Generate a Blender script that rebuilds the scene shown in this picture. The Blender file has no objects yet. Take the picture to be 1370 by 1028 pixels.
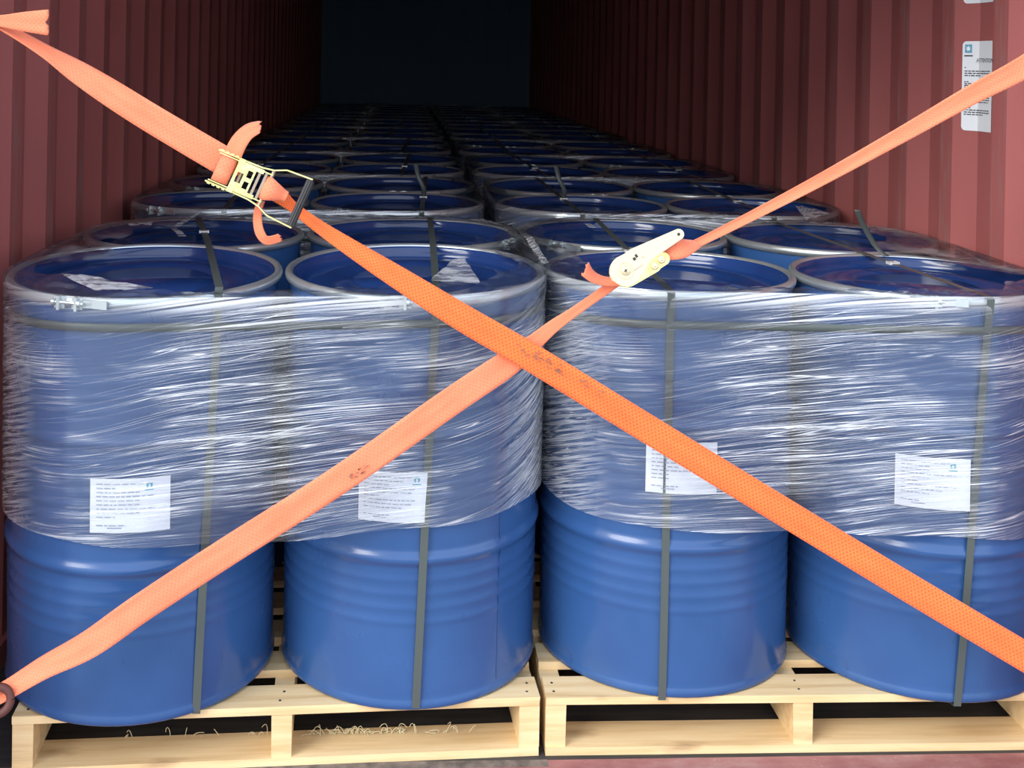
import bpy, bmesh, math, random
import numpy as np
from mathutils import Vector, Matrix, Euler

random.seed(7); np.random.seed(7)
S = bpy.context.scene
COL = S.collection
PI = math.pi

# ------------------------------------------------------------------ camera
F_PX, CX, CY = 1578.2, 628.1, 89.1          # focal length and principal point, pixels of a 1370x1028 frame
YAW, PITCH, ROLL, CAM_H = 0.0585, 0.0015, 0.0197, 1.4721
FW = Vector((math.sin(YAW)*math.cos(PITCH), math.cos(YAW)*math.cos(PITCH), -math.sin(PITCH)))
RT0 = Vector((math.cos(YAW), -math.sin(YAW), 0)); UP0 = RT0.cross(FW)
RT = RT0*math.cos(ROLL) + UP0*math.sin(ROLL)
UP = -RT0*math.sin(ROLL) + UP0*math.cos(ROLL)
CAM = Vector((0, 0, CAM_H))
cd = bpy.data.cameras.new('camera'); cam = bpy.data.objects.new('camera', cd); COL.objects.link(cam)
cam.matrix_world = Matrix(((RT.x, UP.x, -FW.x, 0), (RT.y, UP.y, -FW.y, 0), (RT.z, UP.z, -FW.z, CAM_H), (0, 0, 0, 1)))
cd.sensor_fit = 'HORIZONTAL'; cd.sensor_width = 36.0
cd.lens = F_PX*36/1370
cd.shift_x = (685-CX)/1370
cd.shift_y = -(514-CY)/1370
cd.clip_start = 0.05; cd.clip_end = 200
S.camera = cam

def ray(px, py): return FW + RT*((px-CX)/F_PX) - UP*((py-CY)/F_PX)
def on_y(px, py, Y):
    d = ray(px, py); return CAM + d*(Y/d.y)
def on_z(px, py, z):
    d = ray(px, py); return CAM + d*((z-CAM_H)/d.z)
def on_x(px, py, X):
    d = ray(px, py); return CAM + d*(X/d.x)

# ------------------------------------------------------------------ light: bright hazy sky outside the open container end
w = bpy.data.worlds.new('sky'); S.world = w; w.use_nodes = True
nt = w.node_tree; nt.nodes.clear()
wo = nt.nodes.new('ShaderNodeOutputWorld'); bg = nt.nodes.new('ShaderNodeBackground')
tc = nt.nodes.new('ShaderNodeTexCoord'); sx = nt.nodes.new('ShaderNodeSeparateXYZ'); rp = nt.nodes.new('ShaderNodeValToRGB')
nt.links.new(tc.outputs['Generated'], sx.inputs[0]); nt.links.new(sx.outputs['Z'], rp.inputs[0])
rp.color_ramp.elements[0].position = 0.0; rp.color_ramp.elements[0].color = (0.93, 0.96, 1.0, 1)
rp.color_ramp.elements[1].position = 0.9; rp.color_ramp.elements[1].color = (0.62, 0.76, 1.0, 1)
nt.links.new(rp.outputs[0], bg.inputs[0]); bg.inputs[1].default_value = 2.35
nt.links.new(bg.outputs[0], wo.inputs[0])
sd = bpy.data.lights.new('sun', 'SUN'); sun = bpy.data.objects.new('sun', sd); COL.objects.link(sun)
sd.energy = 2.8; sd.angle = math.radians(30); sd.color = (1.0, 0.95, 0.87)
# shines from behind the camera, high on the left
sun.rotation_euler = Vector((0.75, 0.70, -0.62)).to_track_quat('-Z', 'Y').to_euler()
S.view_settings.view_transform = 'Standard'; S.view_settings.look = 'None'
S.view_settings.gamma = 1.0; S.view_settings.use_curve_mapping = False
S.view_settings.exposure = 0.0

# ------------------------------------------------------------------ materials
def mat(name, base=(.5, .5, .5), rough=.5, metal=0.0, spec=None):
    m = bpy.data.materials.new(name); m.use_nodes = True
    b = m.node_tree.nodes['Principled BSDF']
    b.inputs['Base Color'].default_value = (*base, 1); b.inputs['Roughness'].default_value = rough
    b.inputs['Metallic'].default_value = metal
    if spec is not None: b.inputs['Specular IOR Level'].default_value = spec
    return m
def N(m, t, **kw):
    n = m.node_tree.nodes.new(t)
    for k, v in kw.items(): setattr(n, k, v)
    return n
def L(m, a, b): m.node_tree.links.new(a, b)
def B(m): return m.node_tree.nodes['Principled BSDF']
def noise(m, scale, detail=4, coord='Object', sc=(1, 1, 1), rough=.5, rot=(0, 0, 0)):
    t = N(m, 'ShaderNodeTexCoord'); mp = N(m, 'ShaderNodeMapping'); n = N(m, 'ShaderNodeTexNoise')
    mp.inputs['Scale'].default_value = sc; mp.inputs['Rotation'].default_value = rot
    n.inputs['Scale'].default_value = scale; n.inputs['Detail'].default_value = detail; n.inputs['Roughness'].default_value = rough
    L(m, t.outputs[coord], mp.inputs[0]); L(m, mp.outputs[0], n.inputs['Vector'])
    return n
def ramp(m, src, stops):
    r = N(m, 'ShaderNodeValToRGB'); e = r.color_ramp.elements
    while len(e) < len(stops): e.new(.5)
    for q, (p, c) in zip(e, stops):
        q.position = p; q.color = (*c, 1) if len(c) == 3 else c
    L(m, src, r.inputs[0]); return r
def bump(m, src, strength=.3, dist=.002, prev=None):
    b = N(m, 'ShaderNodeBump'); b.inputs['Strength'].default_value = strength; b.inputs['Distance'].default_value = dist
    L(m, src, b.inputs['Height'])
    if prev: L(m, prev.outputs[0], b.inputs['Normal'])
    return b
def g(v): return (v, v, v)
def mixc(m, fac, a, b):
    x = N(m, 'ShaderNodeMix', data_type='RGBA')
    L(m, fac, x.inputs[0])
    for s, v in ((6, a), (7, b)):
        if isinstance(v, tuple): x.inputs[s].default_value = (*v, 1)
        else: L(m, v, x.inputs[s])
    return x.outputs[2]

def m_blue():
    m = mat('blue_paint', (.03, .085, .25), .22)
    n = noise(m, 5, 5); r = ramp(m, n.outputs[0], [(.3, (.024, .075, .215)), (.7, (.033, .097, .265))])
    s = noise(m, 14, 6, sc=(1, 1, .35), rough=.7); sr = ramp(m, s.outputs[0], [(.62, g(0)), (.74, g(1))])
    L(m, mixc(m, sr.outputs[0], r.outputs[0], (.018, .05, .14)), B(m).inputs['Base Color'])
    rr = ramp(m, n.outputs[0], [(.3, g(.16)), (.7, g(.30))]); L(m, rr.outputs[0], B(m).inputs['Roughness'])
    n2 = noise(m, 9, 3); b = bump(m, n2.outputs[0], .12, .01); L(m, b.outputs[0], B(m).inputs['Normal'])
    return m
def m_lid():
    m = mat('blue_lid_paint', (.012, .045, .21), .12)
    n = noise(m, 7, 5); r = ramp(m, n.outputs[0], [(.3, (.010, .034, .135)), (.7, (.015, .048, .18))])
    L(m, r.outputs[0], B(m).inputs['Base Color'])
    n2 = noise(m, 6, 2); b = bump(m, n2.outputs[0], .15, .01); L(m, b.outputs[0], B(m).inputs['Normal'])
    return m
def m_maroon(worn=0.0):
    m = mat('maroon_paint' if not worn else 'maroon_paint_rubbed', (.25, .06, .055), .55)
    n = noise(m, 3, 6, sc=(1, 1, .4)); r = ramp(m, n.outputs[0], [(.3, (.30, .083, .080)), (.7, (.39, .118, .110))])
    s = noise(m, 26, 7, sc=(1, 2.2, .16), rough=.75)
    lo = .66-.16*worn
    sr = ramp(m, s.outputs[0], [(lo, g(0)), (lo+.14, g(.25+.55*worn))])
    L(m, mixc(m, sr.outputs[0], r.outputs[0], (.30, .19, .17)), B(m).inputs['Base Color'])
    s2 = noise(m, 60, 3, sc=(1, 1, .3)); b = bump(m, s2.outputs[0], .15, .002); L(m, b.outputs[0], B(m).inputs['Normal'])
    return m
def m_wood():
    m = mat('pine_wood', (.7, .52, .3), .6)
    n = noise(m, 3.0, 6, sc=(1, 14, 14), rough=.6)
    r = ramp(m, n.outputs[0], [(.25, (.58, .37, .16)), (.5, (.76, .55, .29)), (.75, (.82, .64, .37))])
    k = noise(m, 9, 3, sc=(.6, 2, 2)); kr = ramp(m, k.outputs[0], [(.60, g(0)), (.74, g(.6))])
    L(m, mixc(m, kr.outputs[0], r.outputs[0], (.33, .2, .1)), B(m).inputs['Base Color'])
    b = bump(m, n.outputs[0], .35, .002); L(m, b.outputs[0], B(m).inputs['Normal'])
    return m
def m_zinc():
    m = mat('galvanised_steel', (.60, .66, .67), .32, .78)
    n = noise(m, 30, 5); r = ramp(m, n.outputs[0], [(.3, g(.27)), (.7, g(.40))]); L(m, r.outputs[0], B(m).inputs['Roughness'])
    return m
def m_orange(lo=(.88, .19, .085), hi=(.97, .26, .125), dk=(.78, .14, .06), dot=.45):
    m = mat('orange_webbing', (.95, .2, .05), .75)
    t = N(m, 'ShaderNodeTexCoord'); sp = N(m, 'ShaderNodeSeparateXYZ'); L(m, t.outputs['UV'], sp.inputs[0])
    # woven dots: u in metres along, v 0..1 across
    def math_(op, a, b=None):
        x = N(m, 'ShaderNodeMath', operation=op)
        for i, v in enumerate((a, b)):
            if v is None: continue
            if isinstance(v, (int, float)): x.inputs[i].default_value = v
            else: L(m, v, x.inputs[i])
        return x.outputs[0]
    uu = math_('SINE', math_('MULTIPLY', sp.outputs[0], 2*PI/.0088))
    vv = math_('SINE', math_('MULTIPLY', sp.outputs[1], 2*PI*5.0))
    dots = math_('MULTIPLY', uu, vv)
    fine = math_('SINE', math_('MULTIPLY', sp.outputs[0], 2*PI/.0021))
    n = noise(m, 9, 5, 'UV', (1, .3, 1)); nr = ramp(m, n.outputs[0], [(.3, lo), (.7, hi)])
    dr = ramp(m, dots, [(.25, g(0)), (.7, g(dot))])
    c1 = mixc(m, dr.outputs[0], nr.outputs[0], dk)
    st = noise(m, 38, 5, 'UV', (1, .06, 1), .7); sr = ramp(m, st.outputs[0], [(.68, g(0)), (.76, g(.6))])
    big = noise(m, 2.3, 2, 'UV', (1, .05, 1)); br = ramp(m, big.outputs[0], [(.52, g(0)), (.60, g(1))])
    sm = math_('MULTIPLY', sr.outputs[0], br.outputs[0])
    L(m, mixc(m, sm, c1, (.22, .09, .05)), B(m).inputs['Base Color'])
    b = bump(m, dots, .35, .0006); b2 = bump(m, fine, .3, .0004, b); L(m, b2.outputs[0], B(m).inputs['Normal'])
    B(m).inputs['Sheen Weight'].default_value = .25
    return m
def m_film():
    m = bpy.data.materials.new('stretch_film'); m.use_nodes = True
    m.node_tree.nodes.clear()
    out = N(m, 'ShaderNodeOutputMaterial')
    tr = N(m, 'ShaderNodeBsdfTransparent'); tr.inputs[0].default_value = (.955, .965, .98, 1)
    t = N(m, 'ShaderNodeTexCoord')
    def M(op, a, b=None, clamp=False):
        x = N(m, 'ShaderNodeMath', operation=op); x.use_clamp = clamp
        for i, v in enumerate((a, b)):
            if v is None: continue
            if isinstance(v, (int, float)): x.inputs[i].default_value = v
            else: L(m, v, x.inputs[i])
        return x.outputs[0]
    sp = N(m, 'ShaderNodeSeparateXYZ'); L(m, t.outputs['UV'], sp.inputs[0])
    wn = N(m, 'ShaderNodeTexNoise'); wn.inputs['Scale'].default_value = 1.5; wn.inputs['Detail'].default_value = 1; L(m, t.outputs['UV'], wn.inputs['Vector'])
    warp = M('MULTIPLY', M('SUBTRACT', wn.outputs[0], .5), .04)
    def nz(slope, su, sv, det=2, rough=.5, off=0.0):
        v = M('ADD', M('SUBTRACT', sp.outputs[1], M('MULTIPLY', sp.outputs[0], slope)), warp)
        c = N(m, 'ShaderNodeCombineXYZ'); L(m, M('ADD', M('MULTIPLY', sp.outputs[0], su), off), c.inputs[0]); L(m, M('MULTIPLY', v, sv), c.inputs[1])
        n = N(m, 'ShaderNodeTexNoise'); n.inputs['Scale'].default_value = 1; n.inputs['Detail'].default_value = det; n.inputs['Roughness'].default_value = rough
        L(m, c.outputs[0], n.inputs['Vector']); return n.outputs[0]
    n1 = nz(.07, .9, 80, 1); n2 = nz(.11, 1.2, 150, 1, .5, 7); n3 = nz(.20, 1.0, 70, 1, .5, 3); n5 = nz(.35, 5.0, 140, 2, .5, 5); n4 = nz(.03, 1.2, 30, 2, .6, 11)
    zone = noise(m, 1.0, 3, 'UV', (3.4, 6.5, 1), .5); at = N(m, 'ShaderNodeAttribute'); at.attribute_name = 'slack'
    zr = ramp(m, M('ADD', zone.outputs[0], M('MULTIPLY', at.outputs['Fac'], .24)), [(.50, g(.03)), (.66, g(1))])
    b4 = bump(m, n4, .25, .010); b1 = bump(m, n1, 1.0, .0035, b4); L(m, zr.outputs[0], b1.inputs['Strength']); b2 = bump(m, n2, .7, .0018, b1)
    gl = N(m, 'ShaderNodeBsdfGlossy'); gl.inputs['Roughness'].default_value = .10; gl.inputs[0].default_value = (1, 1, 1, 1)
    L(m, b2.outputs[0], gl.inputs['Normal'])
    fr = N(m, 'ShaderNodeFresnel'); fr.inputs[0].default_value = 1.6; L(m, b1.outputs[0], fr.inputs['Normal'])
    df = N(m, 'ShaderNodeBsdfDiffuse'); df.inputs[0].default_value = (.9, .93, .97, 1); L(m, b1.outputs[0], df.inputs['Normal'])
    # gathered pleats: thin creases where film is doubled over, denser and milkier
    def crease(n, c, w_): return ramp(m, n, [(c-w_, g(0)), (c, g(1)), (c+w_, g(0))]).outputs[0]
    pl = M('MAXIMUM', M('MAXIMUM', crease(n1, .50, .013), crease(n2, .44, .016)), M('MAXIMUM', crease(n2, .56, .012), crease(n1, .62, .020)))
    pl = M('MULTIPLY', pl, zr.outputs[0])
    pz = ramp(m, noise(m, 1.0, 2, 'UV', (2.4, 3.1, 1), .5, (0, 0, 1.0)).outputs[0], [(.45, g(.1)), (.6, g(1))])
    pl = M('MAXIMUM', pl, M('MULTIPLY', crease(n3, .55, .008), pz.outputs[0]))
    wide = M('MULTIPLY', ramp(m, n1, [(.54, g(0)), (.64, g(1))]).outputs[0], zr.outputs[0])
    fo = N(m, 'ShaderNodeAttribute'); fo.attribute_name = 'fold'; ga = N(m, 'ShaderNodeAttribute'); ga.attribute_name = 'gather'
    f5 = M('MULTIPLY', M('MAXIMUM', ramp(m, n5, [(.47, g(0)), (.56, g(1)), (.60, g(.5))]).outputs[0], crease(n5, .42, .02)), fo.outputs['Fac'])
    pl = M('MAXIMUM', pl, M('MULTIPLY', f5, .75))
    pl = M('MAXIMUM', pl, M('MULTIPLY', ramp(m, n2, [(.42, g(0)), (.58, g(1))]).outputs[0], ga.outputs['Fac']))
    haze = M('ADD', M('ADD', M('MULTIPLY', pl, .74), M('MULTIPLY', wide, .05)), .035, True)
    mx = N(m, 'ShaderNodeMixShader'); L(m, haze, mx.inputs[0]); L(m, tr.outputs[0], mx.inputs[1]); L(m, df.outputs[0], mx.inputs[2])
    gf = M('ADD', M('MULTIPLY', fr.outputs[0], .62), M('ADD', M('MULTIPLY', pl, .20), M('MULTIPLY', ga.outputs['Fac'], .12)), True)
    mx2 = N(m, 'ShaderNodeMixShader'); L(m, gf, mx2.inputs[0]); L(m, mx.outputs[0], mx2.inputs[1]); L(m, gl.outputs[0], mx2.inputs[2])
    L(m, mx2.outputs[0], out.inputs[0])
    return m
def m_clearfilm():
    m = bpy.data.materials.new('stretch_film_top'); m.use_nodes = True; m.node_tree.nodes.clear()
    out = N(m, 'ShaderNodeOutputMaterial')
    tr = N(m, 'ShaderNodeBsdfTransparent'); tr.inputs[0].default_value = (.94, .96, .98, 1)
    n1 = noise(m, 1.0, 4, 'UV', (5, 10, 1), .45, (0, 0, .5)); n2 = noise(m, 16, 2, 'Object')
    b1 = bump(m, n1.outputs[0], .55, .03); b2 = bump(m, n2.outputs[0], .3, .006, b1)
    gl = N(m, 'ShaderNodeBsdfGlossy'); gl.inputs['Roughness'].default_value = .05; L(m, b2.outputs[0], gl.inputs['Normal'])
    fr = N(m, 'ShaderNodeFresnel'); fr.inputs[0].default_value = 1.5; L(m, b2.outputs[0], fr.inputs['Normal'])
    df = N(m, 'ShaderNodeBsdfDiffuse'); df.inputs[0].default_value = (.86, .9, .95, 1)
    r = ramp(m, n1.outputs[0], [(.50, g(.02)), (.70, g(.22))])
    mx = N(m, 'ShaderNodeMixShader'); L(m, r.outputs[0], mx.inputs[0]); L(m, tr.outputs[0], mx.inputs[1]); L(m, df.outputs[0], mx.inputs[2])
    fm = N(m, 'ShaderNodeMath', operation='MULTIPLY'); L(m, fr.outputs[0], fm.inputs[0]); fm.inputs[1].default_value = .7
    mx2 = N(m, 'ShaderNodeMixShader'); L(m, fm.outputs[0], mx2.inputs[0]); L(m, mx.outputs[0], mx2.inputs[1]); L(m, gl.outputs[0], mx2.inputs[2])
    L(m, mx2.outputs[0], out.inputs[0])
    return m
def m_yzinc():
    m = mat('yellow_zinc', (.80, .70, .32), .3, .9)
    n = noise(m, 40, 4); r = ramp(m, n.outputs[0], [(.3, (.60, .53, .18)), (.7, (.80, .76, .38))]); L(m, r.outputs[0], B(m).inputs['Base Color'])
    return m
def m_pet():
    m = mat('grey_green_strapping', (.075, .09, .085), .35)
    t = N(m, 'ShaderNodeTexCoord'); wv = N(m, 'ShaderNodeTexNoise'); wv.inputs['Scale'].default_value = 140
    L(m, t.outputs['Object'], wv.inputs['Vector'])
    b = bump(m, wv.outputs[0], .2, .001); L(m, b.outputs[0], B(m).inputs['Normal'])
    return m
def m_floor():
    m = mat('container_floor', (.03, .03, .03), .8)
    n = noise(m, 6, 5, sc=(1, 8, 1)); r = ramp(m, n.outputs[0], [(.3, (.018, .018, .02)), (.7, (.05, .045, .04))]); L(m, r.outputs[0], B(m).inputs['Base Color'])
    return m
def m_sill():
    m = mat('worn_sill_paint', (.3, .13, .12), .65)
    n = noise(m, 10, 8, sc=(.5, 1, 1), rough=.7)
    r = ramp(m, n.outputs[0], [(.3, (.24, .075, .075)), (.5, (.36, .16, .15)), (.72, (.45, .30, .27))])
    s = noise(m, 45, 6, sc=(.5, 1, 1), rough=.8); sr = ramp(m, s.outputs[0], [(.6, g(0)), (.68, g(.7))])
    L(m, mixc(m, sr.outputs[0], r.outputs[0], (.5, .42, .38)), B(m).inputs['Base Color'])
    b = bump(m, s.outputs[0], .3, .003); L(m, b.outputs[0], B(m).inputs['Normal'])
    return m
BLUE, LID, MAR, MARW, WOOD, ZINC, ORG, FILM, FTOP = m_blue(), m_lid(), m_maroon(), m_maroon(1.0), m_wood(), m_zinc(), m_orange(), m_film(), m_clearfilm()
ORG2 = m_orange((.92, .14, .02), (1.0, .185, .032), (.5, .05, .01), .8)
YZ, PET, FLOOR, SILL = m_yzinc(), m_pet(), m_floor(), m_sill()
PAPER = mat('white_paper', (.82, .84, .9), .6); INK = mat('grey_print', (.36, .39, .46), .7); TEAL = mat('teal_print', (.06, .35, .42), .6)
STICK = mat('white_vinyl', (.78, .82, .85), .35); BLACKINK = mat('black_print', (.03, .03, .035), .5)
LOGO = mat('light_blue_print', (.10, .36, .52), .5); WHITEINK = mat('white_print', (.85, .9, .92), .5)
BLK = mat('black_rubber', (.02, .02, .022), .45); STEEL = mat('brown_steel', (.38, .30, .22), .4, .8); WSEAL = mat('white_seal', (.8, .8, .78), .35, .3)
STAIN = mat('brown_smudge', (.28, .12, .07), .8)
RUST = mat('dark_rusty_paint', (.10, .028, .022), .6)
ENDW = mat('end_wall_glare_blue', (.12, .19, .27), .8)  # camera glare over the dark far end, put into the wall colour as blue
GREY = mat('grey_threshold', (.16, .13, .11), .8); CONC = mat('yard_concrete', (.36, .35, .33), .9)
SHAV = mat('wood_fibre', (.66, .58, .36), .8); CREAM = mat('cream_zinc', (.72, .60, .38), .36, .4)
n_ = noise(GREY, 30, 6); L(GREY, ramp(GREY, n_.outputs[0], [(.35, (.09, .075, .065)), (.7, (.25, .2, .17))]).outputs[0], B(GREY).inputs['Base Color'])
n_ = noise(CONC, .8, 8); L(CONC, ramp(CONC, n_.outputs[0], [(.35, (.30, .29, .27)), (.7, (.42, .41, .39))]).outputs[0], B(CONC).inputs['Base Color'])

# ------------------------------------------------------------------ mesh helpers
class MB:
    def __init__(s): s.v = []; s.f = []; s.uv = {}; s.mi = []; s.sm = []
    def add(s, vs, fs, mi=0, smooth=False, uvs=None):
        o = len(s.v); s.v += [tuple(v) for v in vs]
        for f in fs:
            s.f.append(tuple(i+o for i in f)); s.mi.append(mi); s.sm.append(smooth)
        if uvs is not None:
            for i, u in enumerate(uvs): s.uv[o+i] = u
    def box(s, x0, x1, y0, y1, z0, z1, M=None, mi=0, jit=0):
        vs = [Vector((x, y, z)) for z in (z0, z1) for y in (y0, y1) for x in (x0, x1)]
        if jit: vs = [v + Vector([random.uniform(-jit, jit) for _ in range(3)]) for v in vs]
        if M: vs = [M @ v for v in vs]
        s.add(vs, [(0, 2, 3, 1), (4, 5, 7, 6), (0, 1, 5, 4), (2, 6, 7, 3), (0, 4, 6, 2), (1, 3, 7, 5)], mi)
    def lathe(s, prof, n=48, M=None, mi=0, smooth=True, close=False):
        vs = []
        for r, z in prof:
            for i in range(n):
                a = 2*PI*i/n; v = Vector((r*math.cos(a), r*math.sin(a), z)); vs.append(M @ v if M else v)
        fs = []; k = len(prof)
        for j in range(k if close else k-1):
            j2 = (j+1) % k
            for i in range(n):
                i2 = (i+1) % n; fs.append((j*n+i, j*n+i2, j2*n+i2, j2*n+i))
        s.add(vs, fs, mi, smooth)
    def disc(s, r, z, n=48, M=None, mi=0, flip=False):
        vs = [Vector((r*math.cos(2*PI*i/n), r*math.sin(2*PI*i/n), z)) for i in range(n)]
        if M: vs = [M @ v for v in vs]
        f = tuple(range(n)); s.add(vs, [f[::-1] if flip else f], mi)
    def tube(s, pts, r, n=10, mi=0, cap=True):
        pts = [Vector(p) for p in pts]; rs = r if isinstance(r, list) else [r]*len(pts)
        vs = []; t0 = None; nx = None
        for i, p in enumerate(pts):
            t = (pts[min(i+1, len(pts)-1)] - pts[max(i-1, 0)]).normalized()
            if nx is None: nx = t.orthogonal().normalized()
            nx = (nx - t*nx.dot(t)).normalized(); ny = t.cross(nx)
            for k in range(n):
                a = 2*PI*k/n; vs.append(p + (nx*math.cos(a)+ny*math.sin(a))*rs[i])
        fs = []
        for i in range(len(pts)-1):
            for k in range(n):
                k2 = (k+1) % n; fs.append((i*n+k, i*n+k2, (i+1)*n+k2, (i+1)*n+k))
        s.add(vs, fs, mi, True)
        if cap:
            m = len(pts)-1
            s.add([vs[k] for k in range(n)][::-1], [tuple(range(n))], mi); s.add([vs[m*n+k] for k in range(n)], [tuple(range(n))], mi)
    def prism(s, poly, t0, t1, M=None, mi=0, hole=None):
        n = len(poly)
        vs = [Vector((x, y, t0)) for x, y in poly] + [Vector((x, y, t1)) for x, y in poly]
        if M: vs = [M @ v for v in vs]
        s.add(vs, [tuple(range(n))[::-1], tuple(range(n, 2*n))] + [(i, (i+1) % n, (i+1) % n+n, i+n) for i in range(n)], mi)
    def mesh(s, name, mats):
        me = bpy.data.meshes.new(name); me.from_pydata(s.v, [], s.f)
        for m in (mats if isinstance(mats, (list, tuple)) else [mats]): me.materials.append(m)
        me.polygons.foreach_set('material_index', s.mi); me.polygons.foreach_set('use_smooth', s.sm)
        if s.uv:
            ul = me.uv_layers.new(name='UVMap')
            for lp in me.loops: ul.data[lp.index].uv = s.uv.get(lp.vertex_index, (0, 0))
        me.update(); return me
    def build(s, name, mats, parent=None, recalc=True):
        me = s.mesh(name, mats)
        if recalc:
            bm = bmesh.new(); bm.from_mesh(me); bmesh.ops.recalc_face_normals(bm, faces=bm.faces); bm.to_mesh(me); bm.free()
        o = bpy.data.objects.new(name, me); COL.objects.link(o)
        if parent: o.parent = parent
        return o
def tag(o, label=None, cat=None, group=None, kind=None):
    if label: o['label'] = label
    if cat: o['category'] = cat
    if group: o['group'] = group
    if kind: o['kind'] = kind
    return o
def empty(name, loc=(0, 0, 0), rot=(0, 0, 0)):
    o = bpy.data.objects.new(name, None); COL.objects.link(o); o.location = loc; o.rotation_euler = rot
    o.empty_display_size = .1; return o
def mesh_obj(name, me, parent=None):
    o = bpy.data.objects.new(name, me); COL.objects.link(o)
    if parent: o.parent = parent
    return o

# ------------------------------------------------------------------ container shell
Y0, Y1, ZC = 2.30, 14.05, 2.39
WS = 1.052
XL, XR = -0.892*WS, (1.5018-.036)*WS                      # inner ridge planes
def wall(name, X, sgn, phase):
    """trapezoidal corrugation, period 0.278; X = inner plane, outer plane 36 mm beyond in sgn direction.
    phase = y at which an inner flat ends (deep end)."""
    PT = .278*WS; mb = MB(); ys = []
    k = math.floor((Y0-phase)/PT)-1
    y = phase+k*PT
    while y < Y1+.3:
        ys += [(y, 0), (y+.068*WS, 1), (y+.140*WS, 1), (y+.208*WS, 0)]; y += PT
    pts = [(yy, X+sgn*.036*WS*o) for yy, o in ys if Y0-.02 <= yy <= Y1]
    zs = [-.02, .8, 1.6, ZC]
    for (ya, xa), (yb, xb) in zip(pts, pts[1:]):
        inner = abs(xa-X) < 1e-5 and abs(xb-X) < 1e-5
        for za, zb in zip(zs, zs[1:]):
            mb.add([(xa, ya, za), (xb, yb, za), (xb, yb, zb), (xa, ya, zb)], [(0, 1, 2, 3)], 1 if inner else 0)
    # outer skin for thickness
    xo = X+sgn*.07
    mb.box(min(xo, xo+sgn*.01), max(xo, xo+sgn*.01), Y0, Y1, -.02, ZC)
    o = mb.build(name, [MAR, MARW], recalc=False); tag(o, kind='structure'); return o
wall('wall_left', XL, -1, (2.9-.0534)*WS)
# right: outer flat ends (deep end) at 2.9+.0822 -> inner flat's deep end = that + .068+.070
wall('wall_right', XR, 1, (2.9+.0822-.140)*WS)
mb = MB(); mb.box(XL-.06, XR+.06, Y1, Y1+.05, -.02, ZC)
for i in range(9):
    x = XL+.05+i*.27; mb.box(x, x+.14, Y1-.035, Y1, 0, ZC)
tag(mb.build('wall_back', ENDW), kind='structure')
mb = MB(); mb.box(XL-.07, XR+.07, Y0, Y1+.05, ZC, ZC+.03)
for i in range(28): mb.box(XL, XR, Y0+.15+i*.42, Y0+.3+i*.42, ZC-.02, ZC)
tag(mb.build('ceiling', MAR), kind='structure')
mb = MB(); mb.box(XL-.05, XR+.05, 2.485, Y1, -.03, 0); tag(mb.build('floor', FLOOR), kind='structure')
mb = MB(); mb.box(XL-.05, .34, 2.462, 2.485, -.03, .001); tag(mb.build('trim_1', GREY), kind='structure')
mb = MB(); mb.box(XL-.12, XR+.12, 2.20, 2.462, -.14, 0); mb.box(.34, XR+.05, 2.462, 2.485, -.03, 0); tag(mb.build('trim_2', SILL), kind='structure')
for i, (xa, xb) in enumerate(((XL-.14, XL-.02), (XR+.02, XR+.14))):
    mb = MB(); mb.box(xa, xb, 2.18, Y0+.02, -.14, ZC+.1)
    tag(mb.build('trim_%d' % (i+3), MAR), kind='structure')
mb = MB(); mb.box(XL-.14, XR+.14, 2.18, Y0+.02, ZC, ZC+.12); tag(mb.build('trim_5', MAR), kind='structure')
mb = MB(); mb.add([(-40, -40, -.15), (40, -40, -.15), (40, 2.2, -.15), (-40, 2.2, -.15)], [(0, 1, 2, 3)]); tag(mb.build('trim_6', CONC), kind='structure')
# floor rails along the wall feet
for i, (xa, xb) in enumerate(((XL-.03, XL+.012), (XR-.012, XR+.03))):
    mb = MB(); mb.box(xa, xb, 2.30, Y1, 0, .06); tag(mb.build('baseboard_'+('left', 'right')[i], MAR), kind='structure')

# ------------------------------------------------------------------ drums
RB, RO, HD = .2885, .297, .87                       # body radius, ring outer radius, height
def hoop(z, zc, h, a): 
    d = abs(z-zc)/h
    return a*(0.5+0.5*math.cos(PI*d)) if d < 1 else 0
def rbody(z):
    r = RB + hoop(z, .318, .020, .0076) + hoop(z, .578, .020, .0076)
    for q in (.275, .245, .215, .185): r += hoop(z, q, .011, .0016)
    for q in (.535, .505, .475, .445): r += hoop(z, q, .011, .0016)
    for q in (.64, .67, .70): r += hoop(z, q, .011, .0014)
    return r
zs = [.012, .022, .03]+[.04+.0052*i for i in range(150) if .04+.0052*i < .835]+[.845]
prof = [(.275, .004), (.2845, .002), (.2885, 0), (.2915, .003), (.2915, .012), (.2892, .018)] + [(rbody(z), z) for z in zs if z > .02] + [(.2875, .852)]
mb = MB(); mb.lathe(prof, 64); mb.disc(.2755, .004, 64)
th = 0.0                                           # weld seam, towards local +x
for z in range(0, 40):
    za, zb = .025+z*.0205, .025+(z+1)*.0205
    ra, rb_ = rbody(za)+.0008, rbody(zb)+.0008
    mb.add([(ra*math.cos(a), ra*math.sin(a), za) for a in (-.006, .006)] + [(rb_*math.cos(a), rb_*math.sin(a), zb) for a in (.006, -.006)], [(0, 1, 2, 3)], 0, True)
BODY_ME = mb.mesh('body', BLUE)
mb = MB(); mb.lathe([(.2800, .864), (.2762, .866), (.2730, .862), (.2715, .850), (.2690, .8395), (.262, .837), (.252, .838), (.246, .843), (.238, .8445), (.15, .8435), (.148, .8415), (.142, .8415), (.14, .8435), (.0005, .8435)], 64)
LID_ME = mb.mesh('lid', LID)
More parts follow.
